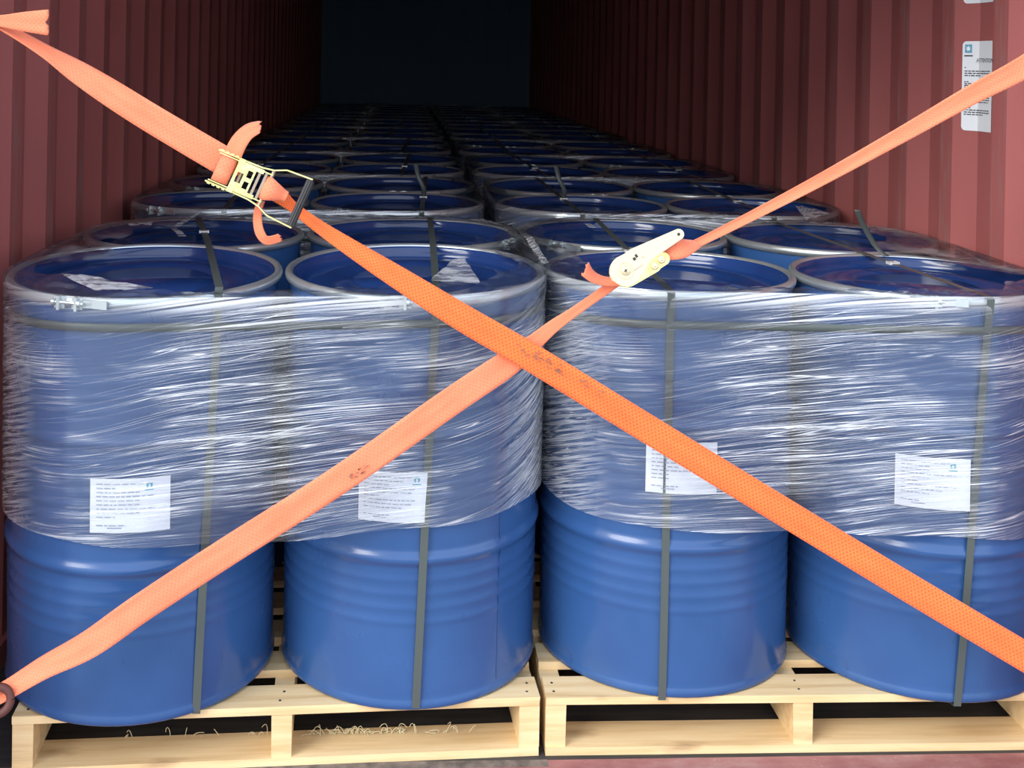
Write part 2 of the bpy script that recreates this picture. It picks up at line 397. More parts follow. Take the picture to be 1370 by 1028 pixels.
# closing ring: rounded channel section
sec = []
for k in range(14):
    a = 2*PI*k/14; sec.append((.2880+.0090*math.cos(a), .860+.0115*math.sin(a)))
mb = MB(); mb.lathe(sec, 64, close=True)
RING_ME = mb.mesh('closing_ring', ZINC)
# lock bolt at local angle 0 (towards +x), rotated per drum
def lock_mesh():
    mb = MB()
    for dy in (-.022, .018):
        mb.box(.294, .308, dy, dy+.006, .846, .874)
        mb.box(.291, .300, dy-.010, dy+.014, .848, .872)
    mb.tube([(.303, -.036, .861), (.303, .036, .861)], .0035, 8)
    mb.tube([(.303, .024, .861), (.303, .031, .861)], .0075, 6); mb.tube([(.303, -.033, .861), (.303, -.027, .861)], .0075, 6)
    mb.box(.2945, .2975, .03, .085, .852, .869)
    return mb.mesh('lock_bolt', ZINC)
LOCK_ME = lock_mesh()

def patch(mb, r, a0, a1, z0, z1, n=10, mi=0, uv=False, wob=0):
    vs = []
    for i in range(n+1):
        a = a0+(a1-a0)*i/n
        for z in (z0, z1):
            rr = r+wob*math.sin(a*37+z*50); vs.append((rr*math.sin(a), -rr*math.cos(a), z))
    mb.add(vs, [(2*i, 2*i+2, 2*i+3, 2*i+1) for i in range(n)], mi, True)

def drum(name, x, y, zb, label, rz=0.0, tilt=0.0, lock=True, group=None):
    t = empty(name, (x, y, zb), (-tilt if False else tilt, 0, 0))
    tag(t, label, 'drum', group)
    mesh_obj('body', BODY_ME, t).rotation_euler.z = rz
    mesh_obj('lid', LID_ME, t)
    r = mesh_obj('closing_ring', RING_ME, t)
    if lock is not None:
        l = mesh_obj('lock_bolt', LOCK_ME, r); l.rotation_euler.z = lock
    return t
def ang_(dx): return math.asin(max(-1, min(1, dx/RB)))
def drum_label(t, dx0, dx1, z0, z1, logo_side=.78):
    """paper label on the drum front; dx from the drum axis, z above drum base"""
    a0, a1 = ang_(dx0), ang_(dx1); r = .2972
    mb = MB(); patch(mb, r, a0, a1, z0, z1, 12, wob=.0006)
    lb = mb.build('paper_label', PAPER, t, recalc=False); tag(lb, 'white printed paper label')
    mb = MB(); W = a1-a0; H = z1-z0; rr = r+.0009
    rnd = random.Random(int(abs(dx0)*1e5))
    for i in range(11):
        zc = z1-H*(.10+.076*i); u = .08
        end = rnd.choice((.32, .45, .62, .75)) if i % 3 else .8
        if i in (9,): continue
        while u < end:
            wd = rnd.uniform(.03, .1); patch(mb, rr, a0+W*u, a0+W*min(u+wd, end), zc-H*.011, zc+H*.011, 2); u += wd+.018
    patch(mb, rr, a0+W*.22, a0+W*.40, z0+H*.08, z0+H*.105, 2)
    mb.build('print', INK, lb, recalc=False)
    mb = MB(); ac = a0+W*logo_side; zc = z1-H*.14
    for k in range(12):
        q0, q1 = 2*PI*k/12, 2*PI*(k+1)/12
        if k in (8, 9): continue
        vs = []
        for q, ro in ((q0, .0026), (q0, .0062), (q1, .0062), (q1, .0026)):
            a = ac+ro*math.cos(q)/r; vs.append((rr*math.sin(a), -rr*math.cos(a), zc+ro*math.sin(q)))
        mb.add(vs, [(0, 1, 2, 3)])
    patch(mb, rr, ac-.03, ac+.03, zc-.0105, zc-.0085, 2)
    mb.build('emblem', TEAL, lb, recalc=False)

ZD = .125
ORD = ['front', 'second', 'third', 'fourth', 'fifth', 'sixth', 'seventh', 'eighth', 'ninth', 'tenth', 'eleventh', 'twelfth', 'thirteenth', 'fourteenth', 'fifteenth', 'sixteenth', 'seventeenth', 'eighteenth']
# pallet loads: centres of the four drums (front-left, front-right, back-left, back-right)
TILT = .036
loads = {}
loads[0, 0] = [(-.553, 2.700), (.044, 2.748), (-.556, 3.30), (.045, 3.354)]
loads[1, 0] = [(.645, 2.779), (1.240, 2.746), (.650, 3.385), (1.250, 3.353)]
for k in range(1, 9):
    ya = 4.085 if k == 1 else 5.33+1.25*(k-2)
    for s, xc in ((0, .004), (1, .642)):
        j = random.uniform(-.010, .001); jj = random.uniform(-.012, .012)
        if s == 0: a = [(xc-.598+j, ya+jj), (xc+j, ya), (xc-.59+j, ya+.61+jj), (xc+.012+j, ya+.61)]
        else: a = [(xc+j, ya), (xc+.596+j, ya+jj), (xc+.002+j, ya+.61), (xc+.598+j, ya+.61+jj)]
        loads[s, k] = a
colname = [['hard by the left container wall', 'left of the middle gap'], ['right of the middle gap', 'hard by the right container wall']]
LOCKA = {(0, 0, 0): -1.9, (0, 0, 1): -1.72, (1, 0, 1): -1.93, (1, 0, 0): 2.9, (0, 0, 2): 1.2, (0, 0, 3): -.5, (1, 0, 2): -2.4, (1, 0, 3): 1.3}
drums = {}
for (s, k), cs in sorted(loads.items(), key=lambda q: (q[0][1], q[0][0])):
    for i, (x, y) in enumerate(cs):
        row = 2*k+i//2
        front = (s == 0 and k == 0 and i < 2)
        if k == 0 and i < 2:
            n = ('leftmost', 'second from the left', 'third from the left', 'rightmost')[2*s+i]
            lab = 'large blue steel drum in the front row, %s, paper label on it' % n
        else:
            lab = 'blue lidded steel drum in the %s row back, %s' % (ORD[row], colname[s][i % 2])
        seam = 0.3 if (s, k, i) == (0, 0, 1) else random.uniform(.8, 3)
        if (s, k, i) == (0, 0, 1): seam = -.86
        lk = LOCKA.get((s, k, i), random.choice((-1.6, -1.1, -2.2, 1.2, 1.5)))
        d = drum('steel_drum', x, y, ZD + (.009 if front else 0), lab, seam, TILT if front else 0, lk, 'blue steel drums filling the container')
        drums[s, k, i] = d
drum_label(drums[0, 0, 0], -.046, .104, .400, .510, .74)
drum_label(drums[0, 0, 1], -.110, .033, .400, .505, .82)
drum_label(drums[1, 0, 0], -.100, .046, .440, .550, .8)
drum_label(drums[1, 0, 1], -.150, -.008, .415, .525, .76)

# ------------------------------------------------------------------ pallets
def pallet(x0, x1, yf, yaw, depth, label, detail=True, nails=False):
    W = x1-x0
    t = empty('wooden_pallet', (x0, yf, 0), (0, 0, yaw)); tag(t, label, 'pallet', 'wooden pallets under the drums')
    for fx in (0.0, .5, 1.0):
        a = fx*(W-.042); mb = MB(); mb.box(a, a+.042, .004, depth-.004, .0165, .1075, jit=.0012)
        bm_ = mb.build('stringer', WOOD, t)
    n = 8 if detail else 7; bw = .088; gap = (depth-n*bw)/(n-1)
    base = None
    for i in range(n):
        ya = i*(bw+gap)
        if base is None or detail:
            mb = MB(); mb.box(0, W, 0, bw, .1075, ZD-.0005, jit=.0012); base = mb.build('deck_board', WOOD, t)
            base.location.y = ya
        else:
            c = base.copy(); COL.objects.link(c); c.parent = t; c.location.y = ya
    for ya in (0, (depth-.12)/2, depth-.12):
        mb = MB(); mb.box(0, W, ya, ya+.10, 0, .0165, jit=.001); mb.build('bottom_board', WOOD, t)
    if nails:
        mb = MB()
        for fx in (0.0, .5, 1.0):
            for dy in (.025, .06):
                a = fx*(W-.042)+.015+random.uniform(0, .012)
                mb.lathe([(.0028, ZD-.001), (.0026, ZD+.0003), (.0001, ZD+.0004)], 8, Matrix.Translation((a, dy, 0)))
        mb.build('nail_heads', BLK, t)['kind'] = 'stuff'
    return t
side = ['left', 'right']
pl = {}
pl[0, 0] = pallet(-.765, .325, 2.452, .045, 1.14, 'pale wooden pallet under the front left load of drums', nails=True)
pl[1, 0] = pallet(.338, 1.455, 2.500, -.004, 1.14, 'pale wooden pallet under the front right load of drums', nails=True)
for k in range(1, 9):
    for s in (0, 1):
        cs = loads[s, k]; xm = (cs[0][0]+cs[1][0])/2; y0 = cs[0][1]-.23
        pl[s, k] = pallet(xm-.55, xm+.55, y0, 0, 1.08, 'wooden pallet on the %s side, %s load back from the door' % (side[s], ORD[k]), detail=False)

# ------------------------------------------------------------------ stretch film round each load
def film(s, k, cs, zb, zt, front, label):
    # order of arc centres anticlockwise seen from above, starting at the front-left drum
    order = [cs[0], cs[1], cs[3], cs[2]]
    cx_, cy_ = sum(c[0] for c in cs)/4, sum(c[1] for c in cs)/4
    n_arc = 22 if front else 9; n_str = 60 if front else 10; du = None
    # perimeter samples: (centre, normal angle) ; arcs cover 90 degrees on each corner
    dirs = []; base = []
    ang0 = [PI, 1.5*PI, 2*PI, 2.5*PI]
    edge_n = []
    for i in range(4):
        a, b = Vector(order[i]), Vector(order[(i+1) % 4]); d = (b-a).normalized(); edge_n.append(math.atan2(-d.x, d.y))
    smp = []; 
    for i in range(4):
        nprev = edge_n[i-1]; nn = edge_n[i]
        while nn < nprev: nn += 2*PI
        while nn-nprev > PI: nn -= 2*PI
        c = Vector(order[i])
        for q in range(n_arc+1):
            smp.append((c, nprev+(nn-nprev)*q/n_arc, 0.0))
        c2 = Vector(order[(i+1) % 4])
        for q in range(1, n_str):
            smp.append((c.lerp(c2, q/n_str), nn, math.sin(PI*q/n_str)))
    n = len(smp)
    def rad(z):                                        # film radius round a drum, absolute z
        h = z-ZD
        return .3006 + .0012*max(0, min(1, (h-.80)/.04))
    nz = 110 if front else 14
    rows = [('s', zb+(zt-zb)*j/nz) for j in range(nz+1)]
    ins = ([.003, .010, .02, .035, .05, .065, .08, .10, .12] if front else [.004, .02, .05, .09])
    rows += [('t', q) for q in ins]
    # wrinkle field
    u = [0.0]
    pos0 = [(c+Vector((math.cos(a), math.sin(a)))*.297) for c, a, m in smp]
    for i in range(1, n): u.append(u[-1]+(pos0[i]-pos0[i-1]).length)
    rg = random.Random(100*s+k)
    comps = [(rg.uniform(.5, 3.0), rg.uniform(140, 520)*(1), rg.uniform(0, 6.28), rg.uniform(.0002, .0007)) for _ in range(14)]
    ph = [rg.uniform(0, 6.28) for _ in range(12)]
    vs = []; uv = []; slack = []; fold = []; gath = []
    def edge(uu): return .012*math.sin(uu*2.1+ph[0])+.006*math.sin(uu*6.3+ph[1])+.003*math.sin(uu*19+ph[2])
    def inner(uu): return .55+.25*math.sin(uu*3.1+ph[3])+.18*math.sin(uu*8.2+ph[4])+.12*math.sin(uu*21+ph[5])
    for kind, q in rows:
        for i, (c, a, m) in enumerate(smp):
            uu = u[i]; nd = Vector((math.cos(a), math.sin(a)))
            if kind == 's':
                z = q; fz = (zt-z)/(zt-zb)
                z += -fz**4*edge(uu)*(1 if front else .5)
                d = 0.0
                amp = min(1, fz*8)*(.35+.65*m)
                for ku, kz, p, am in comps: d += am*math.sin(ku*uu*2+kz*(z-.10*uu)+p+.8*math.sin(3*uu+p*2))
                d = max(0, d+.0003)*amp
                r = rad(z)+(d if front else d*.6)
                if m > 0: r -= .004*m*math.sin(PI*fz)
                P = c+nd*r; slack.append(m*min(1, fz*5))
                fa = abs(math.cos(a)); fold.append((1-min(1, m*9))*max(0, min(1, (fa-.55)/.3))*min(1, fz*3.5) if math.sin(a) < .3 else 0)
                gath.append(math.exp(-((zt-.012-q)/.016)**2)*(.35+.65*min(1, m*2)))
                vs.append([P.x, P.y, z]); uv.append((uu, z))
            else:
                qq = q*max(.25, inner(uu))*(1+1.1*max(0, math.cos(a)*(1 if s else -1))); r = rad(zt)-qq
                P = c+nd*r
                wz = .0025*math.sin(uu*37+ph[6]+q*60)+.002*math.sin(uu*83+ph[7]-q*90)
                z = zt+.0015+.010*math.exp(-((q-.02)/.03)**2)*0+ (wz+.003)*min(1, q*30)*(1 if front else .6)
                vs.append([P.x, P.y, z]); uv.append((uu, zt+qq)); slack.append(0.0); fold.append(0.0); gath.append(.5 if q < .006 else 0)
    # front left load leans a little towards the door together with its drums
    if (s, k) == (0, 0):
        for v in vs:
            wgt = max(0, min(1, (3.15-v[1])/.5)); v[1] -= TILT*(v[2]-ZD)*wgt*1.0; v[2] += wgt*(.009+TILT*(v[1]-2.72)*.9)
    nr = len(rows); fs = []; mi = []
    mb = MB()
    for j in range(nr-1):
        for i in range(n):
            i2 = (i+1) % n; fs.append((j*n+i, j*n+i2, (j+1)*n+i2, (j+1)*n+i))
    mb.add(vs, fs, 0, True, uv)
    for q in range(len(fs)): 
        if q//n >= nz: mb.mi[q] = 1
    o = mb.build('stretch_film', [FILM, FTOP], recalc=False)
    at = o.data.attributes.new('slack', 'FLOAT', 'POINT'); at.data.foreach_set('value', slack)
    for nm_, dat in (('fold', fold), ('gather', gath)): o.data.attributes.new(nm_, 'FLOAT', 'POINT').data.foreach_set('value', dat)
    tag(o, label, 'film', 'stretch film round the drum loads'); return o
for (s, k), cs in sorted(loads.items(), key=lambda q: (q[0][1], q[0][0])):
    zt = ZD+HD+.004
    if k == 0: lab = 'wrinkled clear stretch film wrapped round the four %s front drums' % side[s]
    else: lab = 'clear stretch film round the %s load back on the %s side' % (ORD[k], side[s])
    film(s, k, cs, (.512, .490)[s] if k == 0 else .52, zt, k == 0, lab)

# crumpled folds of loose film lying over the lids
def m_fold():
    m = bpy.data.materials.new('film_folds'); m.use_nodes = True; m.node_tree.nodes.clear()
    out = N(m, 'ShaderNodeOutputMaterial'); tr = N(m, 'ShaderNodeBsdfTransparent'); tr.inputs[0].default_value = (.95, .96, .98, 1)
    n1 = noise(m, 24, 2, 'Object', (.6, 1.6, 1), .5); b1 = bump(m, n1.outputs[0], .6, .008)
    gl = N(m, 'ShaderNodeBsdfGlossy'); gl.inputs['Roughness'].default_value = .12; L(m, b1.outputs[0], gl.inputs['Normal'])
    df = N(m, 'ShaderNodeBsdfDiffuse'); df.inputs[0].default_value = (.92, .95, .98, 1)
    r = ramp(m, n1.outputs[0], [(.38, g(.12)), (.60, g(.6))])
    mx = N(m, 'ShaderNodeMixShader'); L(m, r.outputs[0], mx.inputs[0]); L(m, tr.outputs[0], mx.inputs[1]); L(m, df.outputs[0], mx.inputs[2])
    mx2 = N(m, 'ShaderNodeMixShader'); mx2.inputs[0].default_value = .25; L(m, mx.outputs[0], mx2.inputs[1]); L(m, gl.outputs[0], mx2.inputs[2])
    L(m, mx2.outputs[0], out.inputs[0]); return m
FOLD = m_fold()
def crumple(parent, q, z, amp, nu=14, nv=6, seed=1):
    """q: four corner points a-b (far edge) and d-c (near edge)"""
    rg = random.Random(seed); P = [on_z(a, b, z) for a, b in q]; vs = []
    for j in range(nv+1):
        for i in range(nu+1):
            f, h = i/nu, j/nv
            p = P[0].lerp(P[1], f).lerp(P[3].lerp(P[2], f), h)
            edge = 1 if 0 < i < nu and 0 < j < nv else .5
            vs.append(p+Vector((rg.uniform(-.003, .003), rg.uniform(-.003, .003), rg.uniform(0, amp)*edge)))
    K = nu+1; mb = MB(); mb.add(vs, [(j*K+i, j*K+i+1, (j+1)*K+i+1, (j+1)*K+i) for j in range(nv) for i in range(nu)], 0, True)
    o = mb.build('film_fold', FOLD, recalc=False); o.parent = parent; return o
F0, F1 = bpy.data.objects['stretch_film'], bpy.data.objects['stretch_film.001']
crumple(F0, [(80, 367), (108, 369), (206, 387), (128, 390)], 1.012, .006, seed=2)
crumple(F0, [(606, 348), (622, 346), (644, 380), (575, 376)], 1.012, .003, seed=3)
crumple(F0, [(232, 303), (266, 283), (270, 285), (240, 304)], 1.004, .006, 12, 2, seed=5)
crumple(F0, [(168, 300), (206, 297), (204, 301), (176, 303)], 1.004, .005, 10, 2, seed=6)
crumple(F0, [(228, 305), (236, 306), (252, 318), (240, 317)], 1.004, .005, 8, 2, seed=7)
crumple(F1, [(700, 316), (712, 318), (734, 352), (724, 356)], 1.004, .008, 5, 10, seed=9)
crumple(F1, [(782, 300), (790, 300), (797, 305), (788, 305)], 1.003, .004, 5, 3, seed=10)
crumple(bpy.data.objects['stretch_film.003'], [(1064, 277), (1080, 278), (1110, 286), (1078, 296)], 1.004, .010, 8, 4, seed=11)

# ------------------------------------------------------------------ ribbons
def catmull(P, n):
    out = []
    for i in range(len(P)-1):
        p0, p1, p2, p3 = P[max(i-1, 0)], P[i], P[i+1], P[min(i+2, len(P)-1)]
        for q in range(n):
            t = q/n; t2, t3 = t*t, t*t*t
            out.append([.5*((2*b)+(-a+c)*t+(2*a-5*b+4*c-d)*t2+(-a+3*b-3*c+d)*t3) for a, b, c, d in zip(p0, p1, p2, p3)])
    out.append(list(P[-1])); return out
def ribbon(mb, P, W, width, thick=.0016, n=8, smooth=True, ncross=4, fray=0, sag=0, curve=True):
    """P centre points, W unit vectors across, width per point"""
    width = width if isinstance(width, (list, tuple)) else [width]*len(P)
    D = [list(p)+list(w_)+[x] for p, w_, x in zip(P, W, width)]
    D = catmull(D, n) if curve else D
    vs = []; uv = []; u = 0; last = None; m = len(D)
    for i, d in enumerate(D):
        p = Vector(d[:3]); wv = Vector(d[3:6]).normalized(); hw = d[6]/2
        a = Vector(D[max(i-1, 0)][:3]); b = Vector(D[min(i+1, m-1)][:3]); t = (b-a).normalized()
        nn = t.cross(wv).normalized()
        if last is not None: u += (p-last).length
        last = p
        for sgn in (1, -1):
            for c in range(ncross+1):
                f = c/ncross*2-1; off = Vector((0, 0, 0))
                if fray and i in (0, m-1): off = t*random.uniform(-fray, fray)
                vs.append(p+wv*(hw*f)+nn*(thick/2*sgn)+nn*(sag*(1-f*f))+off); uv.append((u, c/ncross))
    K = 2*(ncross+1); fs = []
    for i in range(m-1):
        o = i*K; o2 = o+K
        for c in range(ncross):
            fs.append((o+c, o+c+1, o2+c+1, o2+c)); q = ncross+1
            fs.append((o+q+c, o2+q+c, o2+q+c+1, o+q+c+1))
        fs.append((o, o2, o2+ncross+1, o+ncross+1)); e = ncross; fs.append((o+e, o+e+ncross+1, o2+e+ncross+1, o2+e))
    for o in (0, (m-1)*K):
        for c in range(ncross): fs.append((o+c, o+c+ncross+1, o+c+ncross+2, o+c+1))
    mb.add(vs, fs, 0, smooth, uv)

# ------------------------------------------------------------------ strapping bands
BW = .0165
def over_band(pts, label, seal=None, tail=None, group=None, name='strapping_band'):
    mb = MB(); P = [Vector(p) for p in pts]
    W = []
    for i in range(len(P)):
        t = (P[min(i+1, len(P)-1)]-P[max(i-1, 0)]).normalized()
        w_ = Vector((1, 0, 0)); w_ = (w_-t*w_.dot(t)).normalized(); W.append(w_)
    ribbon(mb, P, W, BW, .0011, curve=False, ncross=2, smooth=False)
    o = mb.build(name, PET); tag(o, label, 'strapping', group or 'dark strapping bands on the drum loads')
    if seal is not None:
        mb = MB(); i, f = seal; c = P[i].lerp(P[i+1], f); t = (P[i+1]-P[i]).normalized(); w_ = W[i]; nn = w_.cross(t).normalized()
        if nn.z < 0: nn = -nn
        M = Matrix((( w_.x, t.x, nn.x, c.x), (w_.y, t.y, nn.y, c.y), (w_.z, t.z, nn.z, c.z), (0, 0, 0, 1)))
        mb.box(-.0105, .0105, -.014, .014, -.0018, .0028, M); mb.box(-.0125, -.0095, -.012, .012, -.003, .004, M); mb.box(.0095, .0125, -.012, .012, -.003, .004, M)
        mb.build('metal_seal', WSEAL, o)['label'] = 'pale metal seal'
    if tail is not None:
        mb = MB(); TP = [Vector(q) for q in tail]; ww = Vector((1, .15, 0)).normalized()
        ribbon(mb, TP, [ww]*len(TP), BW, .0011, n=6, ncross=2)
        mb.build('loose_tail', PET, o)
    return o
def band_path(cf, cb, xt, xb, xr, leanf=0.0, zoff=0.0):
    """front foot -> up the drum face -> over the lids -> down the back. xt/xb = x at top/bottom of the face"""
    pts = [(xb, cf[1]-.245, ZD-.010+zoff)]
    for j in range(0, 13):
        f = j/12; z = ZD-.004+f*(HD+.001); x = xb+(xt-xb)*f; r = .2935+(.2995-.2935)*max(0, (f-.9)*10)+.003*min(1, f*6)
        h = z-ZD; r = max(r, rbody(h)+.0015 if h < .84 else 0)
        dx = max(-.25, min(.25, x-cf[0])); y = cf[1]-math.sqrt(r*r-dx*dx)
        pts.append((x, y-leanf*(z-ZD), z+zoff))
    zt = ZD+HD+.0022
    pts.append((xt, pts[-1][1]+.006, zt+zoff))
    dxb = max(-.25, min(.25, xr-cb[0])); ybk = cb[1]+math.sqrt(.2995**2-dxb**2)
    if leanf:
        ym = cf[1]+.28; f = (ym-pts[-1][1])/(ybk-pts[-1][1]); pts.append((xt+(xr-xt)*f, ym, zt+.014+.006))
    pts.append((xr, ybk-.006, zt)); pts.append((xr, ybk, zt-.006)); pts.append((xr, ybk-.004, ZD-.004))
    return pts
def side_band(cs, z, label, lean=0.0):
    order = [cs[0], cs[1], cs[3], cs[2]]; P = []
    en = []
    for i in range(4):
        a, b = Vector(order[i]), Vector(order[(i+1) % 4]); d = (b-a).normalized(); en.append(math.atan2(-d.x, d.y))
    for i in range(4):
        a0, a1 = en[i-1], en[i]
        while a1 < a0: a1 += 2*PI
        while a1-a0 > PI: a1 -= 2*PI
        for q in range(9):
            a = a0+(a1-a0)*q/8; P.append(Vector((order[i][0]+.2990*math.cos(a), order[i][1]+.2990*math.sin(a), z+.004*math.sin(3*a))))
    P.append(P[0].copy())
    if lean:
        for p in P:
            wgt = max(0, min(1, (3.15-p.y)/.5)); p.y -= lean*(p.z-ZD)*wgt; p.z += wgt*(.009+lean*(p.y-2.72)*.9)
    mb = MB(); ribbon(mb, P, [Vector((0, 0, 1))]*len(P), BW, .001, curve=False, ncross=2)
    o = mb.build('strapping_band', PET); tag(o, label, 'strapping', 'dark strapping bands on the drum loads')

c = loads[0, 0]; d = loads[1, 0]
def X_(px, py, Y): return on_y(px, py, Y).x
zt = ZD+HD
s1 = [on_z(q[0], q[1], zt) for q in ((289, 395), (275, 283))]
over_band(band_path(c[0], c[2], X_(288, 400, 2.39), X_(261, 955, 2.44), -.598, TILT, .009),
          'dark vertical strapping band down the leftmost front drum', seal=(15, .36))
over_band(band_path(c[1], c[3], X_(584, 400, 2.42), X_(556, 943, 2.48), .10, TILT, .009),
          'dark vertical strapping band down the second front drum from the left')
over_band(band_path(d[0], d[2], X_(896, 392, 2.50), X_(886, 935, 2.49), .62),
          'dark vertical strapping band down the third front drum from the left', seal=(14, .45), tail=None)
p4 = band_path(d[1], d[3], X_(1318, 400, 2.47), X_(1276, 936, 2.47), 1.185)
e0 = on_z(1186, 343, zt+.004)
tl = [e0, on_y(1172, 330, e0.y+.01), on_y(1157, 305, e0.y), on_y(1147, 281, e0.y-.02)]
over_band(p4, 'dark vertical strapping band down the rightmost front drum, tail sticking up', seal=(14, .36), tail=tl)
side_band(c, .935, 'dark band running round the upper sides of the left front drums', TILT)
side_band(d, .922, 'dark band running round the upper sides of the right front drums')
for k in range(1, 9):
    for s in (0, 1):
        cs = loads[s, k]
        for i in (0, 1):
            x = cs[i][0]+random.uniform(-.06, .10); xr = x+random.uniform(-.05, .05)
            tail = None
            pth = band_path(cs[i], cs[i+2], x, x, xr)
            if k == 1 and (s, i) in ((0, 1), (1, 0)):
                q = Vector(pth[14]).lerp(Vector(pth[15]), .35)
                tail = [q, q+Vector((.0, -.02, .03)), q+Vector((-.02, -.02, .075)), q+Vector((-.03, .0, .12))]
            over_band(pth, 'dark strapping band over the %s load back, %s side, %s drums' % (ORD[k], side[s], ('left-hand', 'right-hand')[i]),
                      seal=(14, .35) if k < 3 else None, tail=tail)
        if k < 3: side_band(cs, .93, 'dark band round the sides of the %s load back on the %s side' % (ORD[k], side[s]))

# ------------------------------------------------------------------ orange lashing straps
SW = .055
def lash(ctrl, n=8, fray=0):
    """ctrl: (px, py, Y, visible width fraction) -> centre points, across vectors"""
    P = [on_y(a, b, Y) for a, b, Y, _ in ctrl]; W = []; pu = None
    for i in range(len(P)):
        t = (P[min(i+1, len(P)-1)]-P[max(i-1, 0)]).normalized(); yv = Vector((0, 1, 0))
        yv = (yv-t*yv.dot(t)).normalized(); up = yv.cross(t).normalized()
        if (up.dot(pu) if pu is not None else up.z) < 0: up = -up
        pu = up.copy()
        f = min(1, abs(ctrl[i][3])); th = math.acos(f)*(1 if ctrl[i][3] > 0 else -1)
        W.append(up*math.cos(th)+yv*math.sin(th))
    return P, W
def strap_mesh(name, ctrl, parent=None, n=8, fray=0, widths=None, sag=0, mt=None):
    P, W = lash(ctrl); mb = MB(); ribbon(mb, P, W, widths or SW, .0022, n=n, fray=fray, sag=sag, ncross=8)
    return mb.build(name, mt or ORG, parent)
YA, YB = 2.322, 2.336
A = empty('ratchet_strap', on_y(-40, 20, 2.26)); tag(A, 'orange webbing strap falling from upper left to lower right, open yellow ratchet on it', 'strap', 'orange ratchet straps crossed before the drums')
Bq = empty('ratchet_strap', on_y(-40, 945, 2.26)); tag(Bq, 'orange webbing strap rising from lower left to upper right, passing behind the other strap', 'strap', 'orange ratchet straps crossed before the drums')
def adopt(o, root):
    o.parent = root; o.matrix_parent_inverse = Matrix.Translation(-root.location); return o
adopt(strap_mesh('webbing', [(-134, -45, 2.26, .5), (-60, 3, 2.27, .45), (0, 33, 2.28, .5), (60, 68, 2.29, .62), (110, 100, 2.30, .85), (200, 157, 2.31, 1), (300, 216, 2.315, 1)], widths=[.022, .022, .026, .034, .048, .055, .057]), A)
adopt(strap_mesh('webbing', [(352, 247, 2.325, .9), (372, 260, 2.325, .9), (392, 277, 2.325, .9), (425, 302, YA, .9), (470, 332, YA, .95), (530, 370, YA, .97), (620, 426, YA, 1), (715, 481, YA, 1),
      (860, 570, 2.325, 1), (1050, 686, 2.315, 1), (1200, 777, 2.30, 1), (1370, 878, 2.285, 1), (1450, 925, 2.27, 1), (1604, 1014, 2.26, 1)], widths=[.036, .034, .022, .026, .034, .044, .053, .055, .056, .056, .057, .058, .058, .050], sag=.0015, mt=ORG2), A)
adopt(strap_mesh('webbing', [(1604, -52, 2.26, 1), (1480, 22, 2.27, 1), (1370, 90, 2.29, 1), (1300, 127, 2.31, 1), (1200, 184, 2.325, 1), (1090, 245, 2.33, 1), (1000, 292, 2.335, 1), (930, 327, 2.335, 1), (900, 340, 2.335, 1)], widths=[.050, .054, .046, .040, .032, .025, .020, .018, .024], sag=.003), Bq)
adopt(strap_mesh('webbing', [(838, 368, YB, 1), (820, 381, YB, 1), (770, 416, YB, 1), (740, 437, YB, 1), (715, 458, YB+.003, 1), (680, 486, YB, 1), (600, 540, YB, 1), (450, 645, YB, 1), (300, 741, YB, 1),
      (190, 813, 2.325, 1), (120, 862, 2.31, .95), (60, 893, 2.30, .9), (12, 922, 2.28, .85), (-30, 945, 2.26, .85)], widths=[.020, .019, .020, .026, .034, .052, .056, .056, .057, .056, .052, .042, .036, .034]), Bq)
# cut webbing ends
def tail_piece(root, ctrl, widths, fray=.004, sag=0):
    o = strap_mesh('webbing_end', ctrl, n=7, fray=fray, widths=widths, sag=sag); adopt(o, root); return o
tail_piece(A, [(-30, 24, 2.262, 1), (0, 28, 2.262, 1), (30, 29, 2.258, 1), (63, 30, 2.25, 1)], [.014, .022, .036, .048])
tail_piece(A, [(308, 232, 2.30, .9), (311, 210, 2.30, .9), (320, 190, 2.30, .85), (333, 176, 2.30, .72), (348, 170, 2.295, .5)], [.045, .040, .040, .04, .04])
tail_piece(A, [(349, 270, 2.345, .9), (345, 284, 2.33, .9), (345, 300, 2.315, .9), (349, 314, 2.31, .9), (358, 322, 2.31, .9), (375, 318, 2.31, .9)], [.017, .018, .020, .021, .020, .018])
tail_piece(Bq, [(826, 377, 2.33, .5), (808, 376, 2.325, .5), (793, 370, 2.32, .6), (783, 360, 2.315, .8)], [.024, .028, .032, .034])
# faded stamp marks rubbed off along the webbing
def stamp(root, px, py, ux, uy, n, W_, H_, Y, seed):
    rg = random.Random(seed); mb = MB(); l = math.hypot(ux, uy); ux, uy = ux/l, uy/l; vx, vy = -uy, ux
    for i in range(n):
        a = rg.uniform(-W_, W_); b = rg.uniform(-H_, H_); w2, h2 = rg.uniform(.8, 2.8), rg.uniform(.4, 1.3)
        c = [on_y(px+ux*(a+sa*w2)+vx*(b+sb*h2), py+uy*(a+sa*w2)+vy*(b+sb*h2), Y) for sa, sb in ((-1, -1), (1, -1), (1, 1), (-1, 1))]
        mb.add(c, [(0, 1, 2, 3)])
    o = mb.build('faded_stamp', STAIN); o['kind'] = 'stuff'; o['label'] = 'faded dark smudged stamp'; adopt(o, root)
stamp(A, 736, 487, 144, 88, 26, 24, 6, YA-.005, 1); stamp(A, 700, 470, 144, 88, 6, 10, 4, YA-.005, 2); stamp(A, 792, 520, 144, 88, 8, 20, 5, YA-.006, 4)
stamp(Bq, 478, 634, 150, -104, 12, 18, 4, YB-.004, 3)
